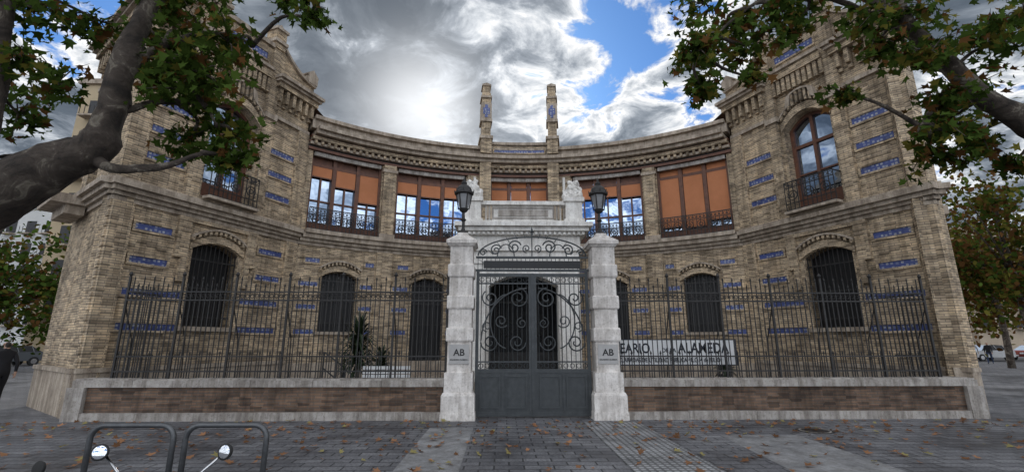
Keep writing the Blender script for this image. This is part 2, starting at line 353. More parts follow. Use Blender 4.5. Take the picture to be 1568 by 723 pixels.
for q in (-1,1):
    s=q*1.5
    b.hexa(CP,s-.25,s+.25,0,.42,5.58,9.5,BR); b.hexa(CP,s-.24,s+.24,-.2,.62,9.5,10.15,BR); b.hexa(CP,s-.3,s+.3,-.25,.68,10.15,10.28,STONE)
    b.hexa(CP,s-.20,s+.20,-.1,.5,10.28,11.0,BR); b.hexa(CP,s-.27,s+.27,-.15,.56,11.0,11.12,STONE); b.hexa(CP,s-.24,s+.24,-.12,.52,11.12,11.9,STONE)
    for zz0,zz1,w0 in ((11.2,11.35,.07),(11.35,11.65,.15),(11.65,11.8,.07)): b.hexa(CP,s-w0,s+w0,.52,.54,zz0,zz1,TILE)
    b.hexa(CP,s-.20,s+.20,-.1,.48,11.9,12.4,BR); b.hexa(CP,s-.25,s+.25,-.14,.54,12.15,12.25,STONE); b.hexa(CP,s-.17,s+.17,-.05,.45,12.4,12.75,BR); b.hexa(CP,s-.21,s,-.1,.5,12.75,12.82,STONE,z1b=12.9); b.hexa(CP,s,s+.21,-.1,.5,12.75,12.9,STONE,z1b=12.82)
    pp=CP(q*1.95,.25,0); b.tube([(pp[0],pp[1],5.7),(pp[0],pp[1],8.5)],.06,WHITE,8)
for o in low[:4]:
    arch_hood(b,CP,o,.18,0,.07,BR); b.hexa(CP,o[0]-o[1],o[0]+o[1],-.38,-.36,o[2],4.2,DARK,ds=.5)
    for i in range(10):
        s=o[0]-.58+1.16*i/9; b.hexa(CP,s-.012,s+.012,-.1,-.08,o[2],archz(o,s),IRON)
    for z in (2.3,3.1,3.8): b.hexa(CP,o[0]-.62,o[0]+.62,-.105,-.075,z,z+.035,IRON,ds=.4)
    if o[2]>1: b.hexa(CP,o[0]-.75,o[0]+.75,0,.12,1.9,2.0,STONE,ds=.4)
for q in (-1,1):
    for z in (2.0,2.85,3.65,4.5):
        for a,c in ((4.55,5.12),(5.88,6.35),(7.85,8.5),(2.5,3.0)):
            if z in (4.5,): c-=.15
            a2,c2=(-c,-a) if q<0 else (a,c)
            tile(b,CP,a2,c2,z,0,.4,.16)
pts=[CP(-SE+2*SE*i/24,-.4,9.5) for i in range(25)]
for i in range(24):
    p,q_=pts[i],pts[i+1]; b.face([p,q_,(q_[0],14,9.9),(p[0],14,9.9)],[(0,0)]*4,ROOF)
b.box(-13.0,13.0,14,14.3,0,10.2,BR)
b.obj('curved_range',bld)
# glazed gallery
g=B()
blinds=[[.18,.30,.52],[.22,.24,.22],[.8,.95,.8],[.22,.2,.24],[.93,.97,.88]]
for bi,(s0,s1) in enumerate(bays):
    g.hexa(CP,s0,s1,-.33,-.32,5.58,8.62,GLASS,ds=(s1-s0)/3)
    g.hexa(CP,s0,s1,-.318,-.22,5.58,5.95,WOOD,ds=D); g.hexa(CP,s0,s1,-.318,-.18,8.1,8.22,WOOD,ds=D); g.hexa(CP,s0,s1,-.318,-.18,8.5,8.62,WOOD,ds=D)
    g.hexa(CP,s0,s1,-.316,-.26,6.75,6.81,WOOD,ds=D)
    w=(s1-s0)/3
    for i in range(4):
        s=s0+w*i; wd=.07 if i in(1,2) else .09; g.hexa(CP,max(s-wd,s0),min(s+wd,s1),-.319,-.15,5.58,8.62,WOOD)
    for i in range(3):
        s=s0+w*(i+.5); g.hexa(CP,s-.03,s+.03,-.318,-.24,5.9,8.12,WOOD)
        h=2.15*blinds[bi][i]
        g.hexa(CP,s0+w*i+.085,s0+w*(i+1)-.085,-.21,-.19,8.1-h,8.12,BLIND,ds=.5); g.hexa(CP,s0+w*i+.085,s0+w*(i+1)-.085,-.225,-.18,8.1-h-.04,8.1-h,WOOD)
        g.hexa(CP,s0+w*i+.09,s0+w*(i+1)-.09,-.26,-.24,8.22,8.5,BLIND if bi in (2,4) else WOOD,ds=.5)
    g.hexa(CP,s0+.05,s1-.05,-.1,.02,8.45,8.60,COPE,ds=.5)
    railing(g,CP,s0+.03,s1-.03,.16,5.6,6.38)
g.obj('gallery_windows',bld)

# portico
p=B(); Y0=4.3
PP=lambda s,n,z:(s,Y0-n,z)
wall(p,PP,-1.85,1.85,0,4.6,-.7,0,[(0,1.14,.45,3.45,.38)],WHITE)
for q in (-1,1):
    p.hexa(PP,q*1.5-.28,q*1.5+.28,0,.14,.4,4.15,WHITE); p.hexa(PP,q*1.5-.34,q*1.5+.34,0,.2,4.15,4.35,WHITE); p.hexa(PP,q*1.5-.36,q*1.5+.36,0,.22,.4,.8,WHITE)
    p.box(*( (-1.85,-1.5) if q<0 else (1.5,1.85)),Y0+.7,7.9,0,5.2,WHITE)
for z0,z1,n in ((4.6,4.75,.1),(4.75,5.12,.04),(5.12,5.24,.16),(5.24,5.38,.30),(5.38,5.52,.42)):
    p.box(-1.87-n,1.87+n,Y0-n,7.85,z0,z1,WHITE)
for i in range(26): p.box(-2.0+i*.158,-1.92+i*.158,Y0-.24,Y0-.1,5.13,5.225,WHITE)
p.box(-1.45,1.45,Y0-.02,Y0+.3,5.52,5.66,WHITE); p.box(-1.3,1.3,Y0+.04,Y0+.26,5.66,6.2,WHITE); p.box(-1.5,1.5,Y0-.08,Y0+.34,6.2,6.33,WHITE)
p.box(-1.05,1.05,Y0+.005,Y0+.04,5.73,5.77,COPE); p.box(-1.05,1.05,Y0+.005,Y0+.04,6.09,6.13,COPE); p.box(-.85,.85,Y0-.0,Y0+.04,5.82,6.04,COPE)
p.box(-1.05,-1.01,Y0+.005,Y0+.04,5.77,6.09,COPE); p.box(1.01,1.05,Y0+.005,Y0+.04,5.77,6.09,COPE)
for q in (-1,1):
    for j in range(2): p.box(q*1.15-.1+j*.12,q*1.15-.03+j*.12,Y0-.03,Y0+.04,5.7,6.18,STONE)
    x=q*1.72
    p.box(x-.34,x+.34,Y0-.2,Y0+.48,5.52,5.68,WHITE); p.box(x-.28,x+.28,Y0-.14,Y0+.42,5.68,6.3,WHITE); p.box(x-.35,x+.35,Y0-.21,Y0+.49,6.3,6.44,WHITE)
p.obj('portico',bld)
for q in (-1,1):
    bm=bmesh.new()
    for (ddx,ddy,ddz,rr) in [(0,0,.16,.27),(-.17,-.05,.12,.17),(.17,-.03,.14,.18),(.03,0,.42,.2),(-.09,-.1,.36,.14),(.12,-.1,.55,.11),(-.05,0,.62,.1),(.22,0,.34,.11),(-.22,0,.28,.1)]:
        bmesh.ops.create_icosphere(bm,subdivisions=3,radius=rr,matrix=Matrix.Translation((q*1.72+ddx*q,Y0+.14+ddy,6.44+ddz)))
    for v in bm.verts: v.co+=Vector(mn.noise_vector(v.co*9))*.07
    me=bpy.data.meshes.new('carved_stone'); bm.to_mesh(me); bm.free(); me.materials.append(WHITE); o=link(bpy.data.objects.new('carved_stone_group',me),bld)
s=B(); s.box(-2.2,2.2,3.2,8,0,.45,STONE); s.box(-2.5,2.5,2.9,3.2,0,.3,STONE); s.box(-2.8,2.8,2.6,2.9,0,.15,STONE)
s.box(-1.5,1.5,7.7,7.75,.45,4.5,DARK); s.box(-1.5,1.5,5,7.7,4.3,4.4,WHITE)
for i in range(13):
    x=-1.08+i*.18; s.box(x-.012,x+.012,5.7,5.72,.45,3.7,IRON)
s.box(-1.2,1.2,5.68,5.74,3.0,3.06,IRON); s.box(-1.2,1.2,5.68,5.74,.5,1.3,IRON)
s.ring((0,0,3.3),.22,IRON,.015,lambda a,n,z:(a,5.69,z))
P2=lambda s_,n,z:(s_,5.68,z)
for q in (-1,1):
    s.ring((q*.55,0,2.1),.25,IRON,.015,P2); s.ring((q*.55,0,2.1),.13,IRON,.012,P2)
    s.box(q*3.75-1.0,q*3.75+1.0,6.3,7.9,0,.48,STONE); s.box(q*3.75-1.0,q*3.75+1.0,5.95,6.3,0,.25,STONE)
s.obj('entrance_steps_and_door',bld)

# ================================================================ FENCES
def spear(b,x,y,z): b.tube([(x,y,z),(x,y,z+.03),(x,y,z+.10)],[.009,.024,.002],IRON,4)
for q in (-1,1):
    fe=empty('iron_fence_on_wall'); w=B()
    xa,xb=1.97,9.9
    a,c=(xa,xb) if q>0 else (-xb,-xa)
    x=a
    while x<c-.05:
        ln=min(random.uniform(1.3,1.9),c-x); w.hexa(ID,x+.003,x+ln-.003,-.28,.28,0,.17+random.uniform(-.01,.01),COPE); x+=ln
    w.hexa(ID,a,c,-.2,.2,.15,.68,BRD)
    x=a
    while x<c-.05:
        ln=min(random.uniform(1.1,1.5),c-x); h=.82+random.uniform(-.008,.008)
        w.hexa(ID,x+.004,x+ln-.004,-.26,.26,.68,h,COPE); w.hexa(ID,x+.004,x+ln-.004,-.2,.2,h,h+.03,COPE); x+=ln
    x0,x1=(c-.3,c+.06) if q>0 else (a-.06,a+.3)
    w.hexa(ID,x0,x1,-.32,.31,0,.19,COPE); w.hexa(ID,x0,x1,-.31,.30,.19,.678,COPE) 
    w.obj('low_wall',fe)
    f=B(); n=66; e0=1.97; e1=9.3
    for i in range(n+1):
        x=q*(e0+(e1-e0)*i/n); zt=3.02 if i%2 else 2.86
        f.hexa(ID,x-.009,x+.009,-.009,.009,.85,zt,IRON); spear(f,x,0,zt)
        if i%2==0: f.hexa(ID,x+.05,x+.066,-.009,.009,.85,1.35,IRON); spear(f,x+.058,0,1.35)
    for z in (.98,1.3,2.55,2.74): f.hexa(ID,q*e0,q*e1,-.02,.02,z,z+.03,IRON)
    for i in range(n):
        x=q*(e0+(e1-e0)*(i+.5)/n); f.ring((x,0,2.66),.04,IRON,.009,lambda s_,n_,z_:(s_,-.0,z_),8)
    for i in range(0,7):
        x=q*(e0+(e1-e0)*i/6.0); f.hexa(ID,x-.022,x+.022,-.022,.022,.85,3.1,IRON); f.tube([(x,0,3.1),(x,0,3.16),(x,0,3.22)],[.02,.045,.01],IRON,8)
        f.tube([(x,.02,2.4),(x,.35,1.7),(x,.5,.0)],.014,IRON,5)
    for i in range(1,9):
        y=i*.13; x=q*e1; f.hexa(ID,x-.009,x+.009,-y-.009,-y+.009,.0,2.95,IRON)
    for z in (1.3,2.74): f.box(q*e1-.015,q*e1+.015,0,1.1,z,z+.03,IRON)
    f.obj('railings',fe)

# ================================================================ GATE
gate=empty('entrance_gate'); pb=B()
for q in (-1,1):
    x=q*1.65; fr=lambda w0,w1,z0,z1:pb.frustum(x,0,w0,w1,z0,z1,PINK)
    fr(.76,.74,0,.16); fr(.72,.72,.16,.50); fr(.72,.66,.50,.56); fr(.62,.62,.56,.98)
    z=.98
    for i,h in enumerate((.66,.30,.42,.30,.42,.30,.42)):
        if i%2==0: fr(.52,.52,z,z+h)
        else: fr(.57,.60,z,z+.03); fr(.60,.60,z+.03,z+h-.03); fr(.60,.57,z+h-.03,z+h)
        z+=h
    fr(.58,.66,3.80,3.86); fr(.70,.70,3.86,3.94); fr(.70,.28,3.94,4.10); fr(.26,.24,4.10,4.16)
pb.obj('gate_pillars',gate)
PLQ=plain('plaque_grey',(.42,.41,.40),(.34,.33,.32),5,.5)
def text(body,loc,size,mat,parent,name,rot=(math.pi/2,0,0),ext=.004,align='CENTER',sx=1):
    cu=bpy.data.curves.new(name,'FONT'); cu.body=body; cu.size=size; cu.align_x=align; cu.extrude=ext; cu.offset=size*.018; cu.materials.append(mat)
    o=bpy.data.objects.new(name,cu); o.location=loc; o.rotation_euler=rot; o.scale=(sx,1,1); return link(o,parent)
for q in (-1,1):
    k=B(); x=q*1.65; k.box(x-.22,x+.22,-.285,-.255,1.16,1.58,PLQ); k.obj('plaque',gate)
    text('AB',(x,-.288,1.34),.2,IRON,gate,'plaque_monogram'); text('BALNEARIO ALAMEDA',(x,-.288,1.24),.038,IRON,gate,'plaque_text')
def spiral(c,r0,r1,a0,turns,n=None):
    n=n or int(14*abs(turns))+4
    return [(c[0]+(r0+(r1-r0)*t)*math.cos(a0+2*math.pi*turns*t),0,c[1]+(r0+(r1-r0)*t)*math.sin(a0+2*math.pi*turns*t)) for t in [i/n for i in range(n+1)]]
def arcpts(c,rx,rz,a0,a1,n=16): return [(c[0]+rx*math.cos(a0+(a1-a0)*i/n),0,c[1]+rz*math.sin(a0+(a1-a0)*i/n)) for i in range(n+1)]
gb=B(); T=lambda pts,r=.014:gb.tube(pts,r,GATE,5)
def HB(x0,x1,y0,y1,z0,z1): gb.box(min(x0,x1),max(x0,x1),y0,y1,z0,z1,GATE)
for q in (-1,1):
    HB(q*.02,q*.09,-.03,.03,.04,3.2); HB(q*1.24,q*1.31,-.03,.03,.04,3.25)
    HB(q*.09,q*1.24,-.012,.012,.10,.98); HB(q*.09,q*1.24,-.025,.025,.04,.13); HB(q*.09,q*1.24,-.03,.03,.96,1.04)
    HB(q*.66,q*.70,-.024,.024,.13,.96)
    for (a,c) in ((.14,.62),(.74,1.2)):
        HB(q*a,q*c,-.035,-.012,.2,.235); HB(q*a,q*c,-.035,-.012,.865,.9); HB(q*a,q*(a+.035),-.035,-.012,.235,.865); HB(q*(c-.035),q*c,-.035,-.012,.235,.865)
    HB(q*.09,q*1.24,-.02,.02,1.18,1.21); HB(q*.09,q*1.24,-.025,.025,3.12,3.2); HB(q*.09,q*1.24,-.02,.02,2.95,2.98)
    for i in range(11):
        x=q*(.09+1.15*(i+.5)/11); gb.tube([(x,0,1.04),(x,0,3.12)],.009,GATE,4)
    for i in range(8):
        x=q*(.16+1.02*i/7); gb.ring((x,0,3.05),.05,GATE,.008,lambda s_,n_,z_:(s_,-.012,z_),10)
        gb.ring((x,0,1.11),.05,GATE,.008,lambda s_,n_,z_:(s_,-.012,z_),10)
    mv=lambda pts:[(q*a,-.022,c) for a,_,c in pts]
    T(mv(arcpts((.09,1.55),1.1,1.3,math.radians(88),math.radians(5),22)),.018)
    T(mv(spiral((.98,1.62),.21,.04,0,-1.6)),.018); T(mv(spiral((.33,2.62),.24,.04,math.pi*.5,1.7)),.018)
    T(mv(spiral((.98,2.62),.20,.03,math.pi*.3,-1.6)),.017); T(mv(spiral((.36,1.62),.2,.04,math.pi,1.6)),.017)
    T(mv(spiral((.72,2.1),.16,.03,math.pi*1.2,1.5)),.015); T(mv(arcpts((.55,2.1),.42,.62,math.radians(-80),math.radians(80),16)),.016)
    T(mv(spiral((1.05,1.98),.12,.03,-math.pi*.5,1.4)),.014); T(mv(spiral((.25,2.05),.13,.03,math.pi*.5,-1.4)),.014)
    T(mv(spiral((.42,3.83),.17,.03,math.pi*.9,-1.6)),.019); T(mv(spiral((.86,3.76),.14,.03,math.pi*.9,-1.5)),.018); T(mv(spiral((1.16,3.70),.09,.02,math.pi,-1.4)),.016)
    T(mv(arcpts((0,3.62),1.28,.46,math.radians(90),0,20)),.019); T(mv(spiral((.13,3.80),.10,.02,-math.pi/2,1.4)),.015)
    T(mv(arcpts((.62,3.6),.2,.3,0,math.pi,12)),.015)
    for a in range(6): T([(q*(.16+.19*a),-.02,4.05-.075*a*a/3),(q*(.21+.21*a),-.02,4.2-.08*a*a/3)],[.012,.004])
HB(-.03,.03,-.05,-.03,.04,3.2)
HB(-1.33,1.33,-.03,.03,3.25,3.30); HB(-1.33,1.33,-.03,.03,3.56,3.61)
gb.box(-1.15,1.15,-.03,.0,3.32,3.50,DARK)
for i in range(26): x=-1.28+i*.1024; gb.tube([(x,0,3.3),(x,0,3.56)],.008,GATE,4)
gb.tube([(0,0,3.61),(0,0,4.18),(0,0,4.22),(0,0,4.34)],[.014,.014,.04,.004],GATE,6)
for a in (-.5,0,.5): gb.tube([(0,-.01,4.12),(math.sin(a)*.14,-.01,4.12+math.cos(a)*.16)],[.012,.004],GATE,5)
gb.obj('gate_leaves',gate)
LG=plain('lantern_glass',(.30,.31,.32),(.2,.2,.21),4,.15)
for q in (-1,1):
    la=empty('gate_lantern',(q*1.65,0,4.16)); k=B()
    k.lathe(0,0,[(.12,0),(.12,.04),(.06,.08),(.035,.14),(.035,.3),(.07,.34),(.035,.38),(.03,.52),(.09,.56),(.12,.62)],IRON,12)
    k.lathe(0,0,[(.10,.62),(.185,.98)],LG,6)
    for i in range(6):
        a=2*math.pi*i/6; k.tube([(.125*math.cos(a),.125*math.sin(a),.6),(.195*math.cos(a),.195*math.sin(a),1.0)],.014,IRON,4)
    k.lathe(0,0,[(.19,.97),(.235,.99),(.235,1.03),(.2,1.07),(.17,1.15),(.10,1.22),(.06,1.24),(.075,1.29),(.03,1.33),(.03,1.37),(.0,1.45)],IRON,18)
    for i in range(8):
        a=2*math.pi*i/8; k.tube([(.22*math.cos(a),.22*math.sin(a),1.02),(.24*math.cos(a),.24*math.sin(a),1.10)],[.02,.006],IRON,4)
    k.obj('lantern',la)

# banner behind the fence
BW=plain('banner_white',(.80,.80,.80),(.72,.72,.72),2,.6,bmp=0); BN=plain('banner_navy',(.010,.014,.028),None,2,.6,bmp=0)
bn=empty('banner_sign'); k=B(); k.box(1.45,4.78,.20,.225,1.10,1.70,BW); k.box(1.45,4.78,.193,.20,1.10,1.125,BN)
k.box(1.45,4.78,.193,.20,1.675,1.70,BN); k.box(4.75,4.78,.192,.20,1.125,1.675,BN)
for x in (1.6,4.6): k.box(x-.02,x+.02,.23,.27,0,1.7,IRON)
k.obj('panel',bn)
text('BALNEARIO',(1.42,.196,1.385),.31,BN,bn,'title_a',align='LEFT',ext=.003,sx=.80); text('DE LA',(3.02,.196,1.40),.13,BN,bn,'title_b',align='LEFT',ext=.003,sx=.95); text('ALAMEDA',(3.40,.196,1.385),.33,BN,bn,'title_c',align='LEFT',ext=.003,sx=.80)
text('AGUAS DECLARADAS DE UTILIDAD PUBLICA · R.O. 4 de JULIO',(1.50,.196,1.18),.14,BN,bn,'subtitle',align='LEFT',ext=.003,sx=.74)

k=B()
for i in range(4): k.box(-4.1,-2.95,.6+i*.09,.67+i*.09,.62,.65,BW)
for x in (-4.05,-3.0): k.tube([(x,.6,0),(x,.6,.62),(x,.95,.62),(x,.95,0)],.025,BW,6)
for i in range(4): k.box(-4.1,-2.95,.98,1.01,.68+i*.1,.76+i*.1,BW)
k.obj('garden_bench')
k=B()
for x0 in (-5.9,-5.3): 
    k.tube([(x0,3.2,.0),(x0,3.2,1.35),(x0+.9,2.4,.95),(x0+.9,2.4,0)],.025,GATE,6); k.tube([(x0,3.2,.9),(x0+.9,2.4,.5)],.02,GATE,5)
k.obj('stair_handrail')
LEAFD=plain('yucca_leaf',(.03,.05,.02),(.010,.018,.008),5,.5)
YT=plain('yucca_trunk',(.1,.08,.06),None,8)
def spiky(name,x,y,h,nb,rad):
    k=B(); k.tube([(x,y,0),(x+.05,y,h*.4),(x,y,h*.7)],[.07,.06,.05],YT,7)
    for i in range(nb):
        a=random.uniform(0,6.28); e=random.uniform(-.7,1.4); l=rad*random.uniform(.7,1.1); z=h*random.uniform(.4,.8)
        dx,dy,dz=math.cos(a)*math.cos(e),math.sin(a)*math.cos(e),math.sin(e)
        w=Vector((-math.sin(a),math.cos(a),0))*.032; p0=Vector((x,y,z)); p1=p0+Vector((dx,dy,dz))*l*.6; p2=p0+Vector((dx,dy,dz))*l-Vector((0,0,.12))
        k.face([p0-w*.5,p0+w*.5,p1+w,p1-w],[(0,0)]*4,LEAFD); k.face([p1-w,p1+w,p2],[(0,0)]*3,LEAFD)
    k.obj(name,recalc=False)
spiky('yucca_plant',-4.75,2.6,2.4,320,.8); spiky('yucca_plant.001',-4.2,3.1,1.5,160,.6); spiky('yucca_plant.002',5.6,2.6,1.2,120,.6)

# ================================================================ GROUND
def sheet(name,pts,z,mat):
    me=bpy.data.meshes.new(name); me.from_pydata([(x,y,z) for x,y in pts],[],[tuple(range(len(pts)))]); me.materials.append(mat); return link(bpy.data.objects.new(name,me))
sheet('ground',[(-400,-300),(400,-300),(400,400),(-400,400)],0,PAVE)
sheet('tactile_pavement',[(1.0,-10.4),(2.15,-10.4),(2.15,-.55),(1.0,-.55)],.004,TACT)
sheet('pavement_slab',[(-2.1,-10.4),(-1.25,-10.4),(-1.25,-1.2),(-2.1,-1.2)],.004,CONC)
sheet('pavement_slab.001',[(2.9,-6.5),(4.4,-6.5),(4.6,-2.0),(3.2,-2.0)],.004,CONC)
sheet('courtyard_pavement',[(-9,.4),(9,.4),(8,6),(-8,6)],.004,plain('court_gravel',(.20,.18,.15),(.12,.10,.085),3,.9))
ASPH=plain('asphalt',(.06,.06,.062),(.04,.04,.042),1,.9)
k=B()
for yy in (-1.2,-1.02): k.box(-30,30,yy,yy+.012,.001,.0035,DARK)
k.lathe(5.2,-1.6,[(0,.006),(.32,.006),(.32,.0)],IRON,24); k.lathe(5.2,-1.6,[(.27,.0075),(.24,.0075)],COPE,24)
k.obj('manhole_cover_and_joints')
sheet('road',[(-400,30),(-18,30),(-18,42),(-400,42)],.004,ASPH); sheet('road.001',[(18,30),(400,30),(400,42),(18,42)],.004,ASPH)

# ================================================================ LEAVES / TREES
def leafmat(name,transl=.42):
    m=bpy.data.materials.new(name); m.use_nodes=True; nt=m.node_tree; nt.nodes.clear()
    at=nt.nodes.new('ShaderNodeAttribute'); at.attribute_name='leafcol'
    d=nt.nodes.new('ShaderNodeBsdfDiffuse'); t=nt.nodes.new('ShaderNodeBsdfTranslucent'); mx=nt.nodes.new('ShaderNodeMixShader'); o=nt.nodes.new('ShaderNodeOutputMaterial')
    nt.links.new(at.outputs['Color'],d.inputs['Color']); nt.links.new(at.outputs['Color'],t.inputs[0]); mx.inputs[0].default_value=transl
    nt.links.new(d.outputs[0],mx.inputs[1]); nt.links.new(t.outputs[0],mx.inputs[2]); nt.links.new(mx.outputs[0],o.inputs[0]); return m
LM=leafmat('plane_leaf')
LEAF=np.array([(0,-.1),(.22,-.05),(.52,-.02),(.30,.22),(.46,.58),(.16,.48),(0,.95),(-.16,.48),(-.46,.58),(-.30,.22),(-.52,-.02),(-.22,-.05)])
LEAF2=np.array([(0,-.3),(.35,0),(.2,.5),(0,.7),(-.25,.45),(-.35,.05)])
def leaves(name,centers,normals,sizes,cols,mat,parent=None,shape=LEAF):
    n=len(centers); k=len(shape)
    nrm=normals/np.linalg.norm(normals,axis=1,keepdims=True)
    r=rng.normal(size=(n,3)); r[:,2]-=.8
    t=r-(r*nrm).sum(1,keepdims=True)*nrm; t/=np.linalg.norm(t,axis=1,keepdims=True)
    s=np.cross(nrm,t)
    fold=np.abs(shape[:,0])*.35
    V=centers[:,None,:]+sizes[:,None,None]*(shape[None,:,0,None]*s[:,None,:]+shape[None,:,1,None]*t[:,None,:]+fold[None,:,None]*nrm[:,None,:])
    me=bpy.data.meshes.new(name); me.vertices.add(n*k); me.vertices.foreach_set('co',V.astype(np.float32).ravel())
    me.loops.add(n*k); me.loops.foreach_set('vertex_index',np.arange(n*k,dtype=np.int32))
    me.polygons.add(n); me.polygons.foreach_set('loop_start',np.arange(0,n*k,k,dtype=np.int32)); me.update(calc_edges=True)
    ca=me.color_attributes.new('leafcol','FLOAT_COLOR','POINT'); C=np.ones((n,k,4)); C[:,:,:3]=cols[:,None,:]; ca.data.foreach_set('color',C.astype(np.float32).ravel())
    me.materials.append(mat); return link(bpy.data.objects.new(name,me),parent)
def leafcols(n,autumn=.2):
    g=np.array([.060,.098,.020]); y=np.array([.16,.145,.03]); br=np.array([.15,.075,.028])
    base=g*(.35+1.1*rng.random((n,1)))
    k=rng.random(n); out=base.copy(); m=k<autumn; out[m]=(br*(.4+.8*rng.random((m.sum(),1)))); m=(k>=autumn)&(k<autumn*2.3); out[m]=y*(.4+.7*rng.random((m.sum(),1))); return out
def barkmat():
    m,nt,b=newmat('plane_bark'); ob=texco(nt); n=noise(nt,3.6,7,.62,ob,1.0)
    col=ramp(nt,n.outputs[0],[(.36,(.032,.024,.018)),(.50,(.08,.060,.046)),(.57,(.115,.092,.072)),(.61,(.26,.225,.175)),(.70,(.10,.078,.06))])
    nt.links.new(col,b.inputs['Base Color']); b.inputs['Roughness'].default_value=.9; n2=noise(nt,14,8,.78,ob,.5); bump(nt,b,n2.outputs[0],1.,.09); return m
BARK=barkmat()
def smoothpath(pts,rad,k=5):
    out=[];ro=[]; P=[Vector(p) for p in pts]; n=len(P)
    for i in range(n-1):
        p0=P[max(i-1,0)];p1=P[i];p2=P[i+1];p3=P[min(i+2,n-1)]
        for j in range(k):
            t=j/k; out.append(.5*((2*p1)+(-p0+p2)*t+(2*p0-5*p1+4*p2-p3)*t*t+(-p0+3*p1-3*p2+p3)*t**3)); ro.append((rad[i]+(rad[i+1]-rad[i])*t)*random.uniform(.93,1.07))
    out.append(P[-1]); ro.append(rad[-1]); return out,ro
def plane_tree(name,limbs,clumps,per=150,size=.15,autumn=.2):
    e=empty(name); b=B(); allp=[]
    for pts,rad in limbs:
        p,r=smoothpath(pts,rad); b.tube(p,r,BARK,14); allp+=list(zip(p,r))
    for i,v in enumerate(b.v):
        vv=Vector(v); b.v[i]=tuple(vv+Vector(mn.noise_vector(vv*3.5))*.035)
    C=[];N=[];S=[]
    for (x,y,z,rad,dens) in clumps:
        c=Vector((x,y,z)); q=min(allp,key=lambda t:(t[0]-c).length+(0 if t[0].z<c.z+.3 else .6))[0]
        if (q-c).length>.2:
            mid=(q+c)/2+Vector((random.uniform(-.15,.15),random.uniform(-.15,.15),random.uniform(0,.25)))
            p,r=smoothpath([q,mid,c],[.035,.024,.014],4); b.tube(p,r,BARK,5)
        nt=9
        for i in range(nt):
            d=Vector((random.gauss(0,1),random.gauss(0,1),random.gauss(0,.8))).normalized()*rad*random.uniform(.6,1.35)
            p1=c+d*.5+Vector((0,0,.08)); p2=c+d; b.tube([c,p1,p2],[.012,.008,.003],BARK,4)
            m=int(per*dens/nt)
            for j in range(m):
                t=random.uniform(.25,1.1); a=c+d*t+Vector((random.gauss(0,.11),random.gauss(0,.11),random.gauss(-.03,.10)))*(rad/.5); C.append(a[:]); N.append((random.gauss(0,.7),random.gauss(0,.7)-.5,random.gauss(.35,.7))); S.append(size*random.uniform(.5,1.25))
    b.obj('trunk_and_limbs',e,smooth=True)
    C=np.array(C);N=np.array(N);S=np.array(S); leaves('foliage',C,N,S,leafcols(len(C),autumn),LM,e); return e
Y=-5.6
lt=[([(-7.5,Y,0),(-7.35,Y,1.0),(-7.1,Y,2.1),(-6.75,Y,2.95),(-6.3,Y,3.38),(-5.8,Y,3.68),(-5.5,Y,3.84),(-5.42,Y,4.2),(-5.37,Y,5.0),(-5.3,Y+.1,5.9),(-5.15,Y+.2,7.0),(-4.9,Y+.3,8.2)],[.44,.36,.34,.32,.29,.24,.21,.16,.13,.10,.07,.04]),
    ([(-7.05,Y,2.3),(-6.95,Y,3.3),(-6.75,Y-.1,4.3),(-6.75,Y-.2,5.3),(-6.85,Y-.2,6.3),(-7.0,Y,7.6)],[.22,.17,.14,.11,.09,.04]),
    ([(-5.55,Y,3.78),(-5.3,Y,3.6),(-5.0,Y+.05,3.6),(-4.7,Y+.1,3.66),(-4.35,Y+.15,3.85)],[.08,.06,.045,.035,.02]),
    ([(-5.6,Y,3.9),(-6.1,Y+.1,3.78),(-6.8,Y+.2,3.8)],[.06,.04,.02]),
    ([(-5.3,Y,6.0),(-4.7,Y+.2,6.6),(-3.9,Y+.4,6.95),(-3.4,Y+.5,6.75),(-3.3,Y+.5,6.1)],[.08,.06,.045,.03,.012]),
    ([(-5.37,Y,4.9),(-5.0,Y+.2,5.4),(-4.5,Y+.4,5.7),(-4.1,Y+.4,5.5)],[.06,.045,.03,.015]),
    ([(-5.42,Y,4.3),(-5.0,Y+.3,4.6),(-4.6,Y+.4,4.6),(-4.4,Y+.4,4.3)],[.05,.035,.025,.012])]
lc=[(-7.18,6.08,.5,.9),(-6.64,5.66,.45,.9),(-7.05,5.16,.45,.9),(-7.17,4.58,.4,.8),(-6.52,4.9,.35,.6),(-6.34,5.98,.45,.9),(-5.9,5.5,.35,.6),(-5.45,6.2,.5,1.1),(-4.79,6.0,.5,1.2),(-5.24,5.36,.4,1),(-4.62,5.36,.5,1.2),(-4.17,5.3,.3,.8),(-4.88,4.77,.45,1.2),(-4.35,4.77,.4,1.1),(-4.4,4.35,.4,1.2),(-4.35,3.95,.3,.9),(-5.1,5.0,.4,.8),(-5.0,4.35,.35,.8),(-3.78,6.3,.2,.35),(-3.31,6.08,.22,.5),(-3.22,5.72,.22,.5),(-5.9,6.9,.6,1),(-6.8,7.0,.7,.8),(-4.9,7.4,.8,1.),(-4.0,7.1,.5,.7),(-5.9,7.9,.9,.8),(-7.3,7.8,.9,.8)]
plane_tree('plane_tree',lt,[(x,Y+.35+random.uniform(-.5,.5),z,r,d) for x,z,r,d in lc],165,.13,.08)
Yr=-5.3
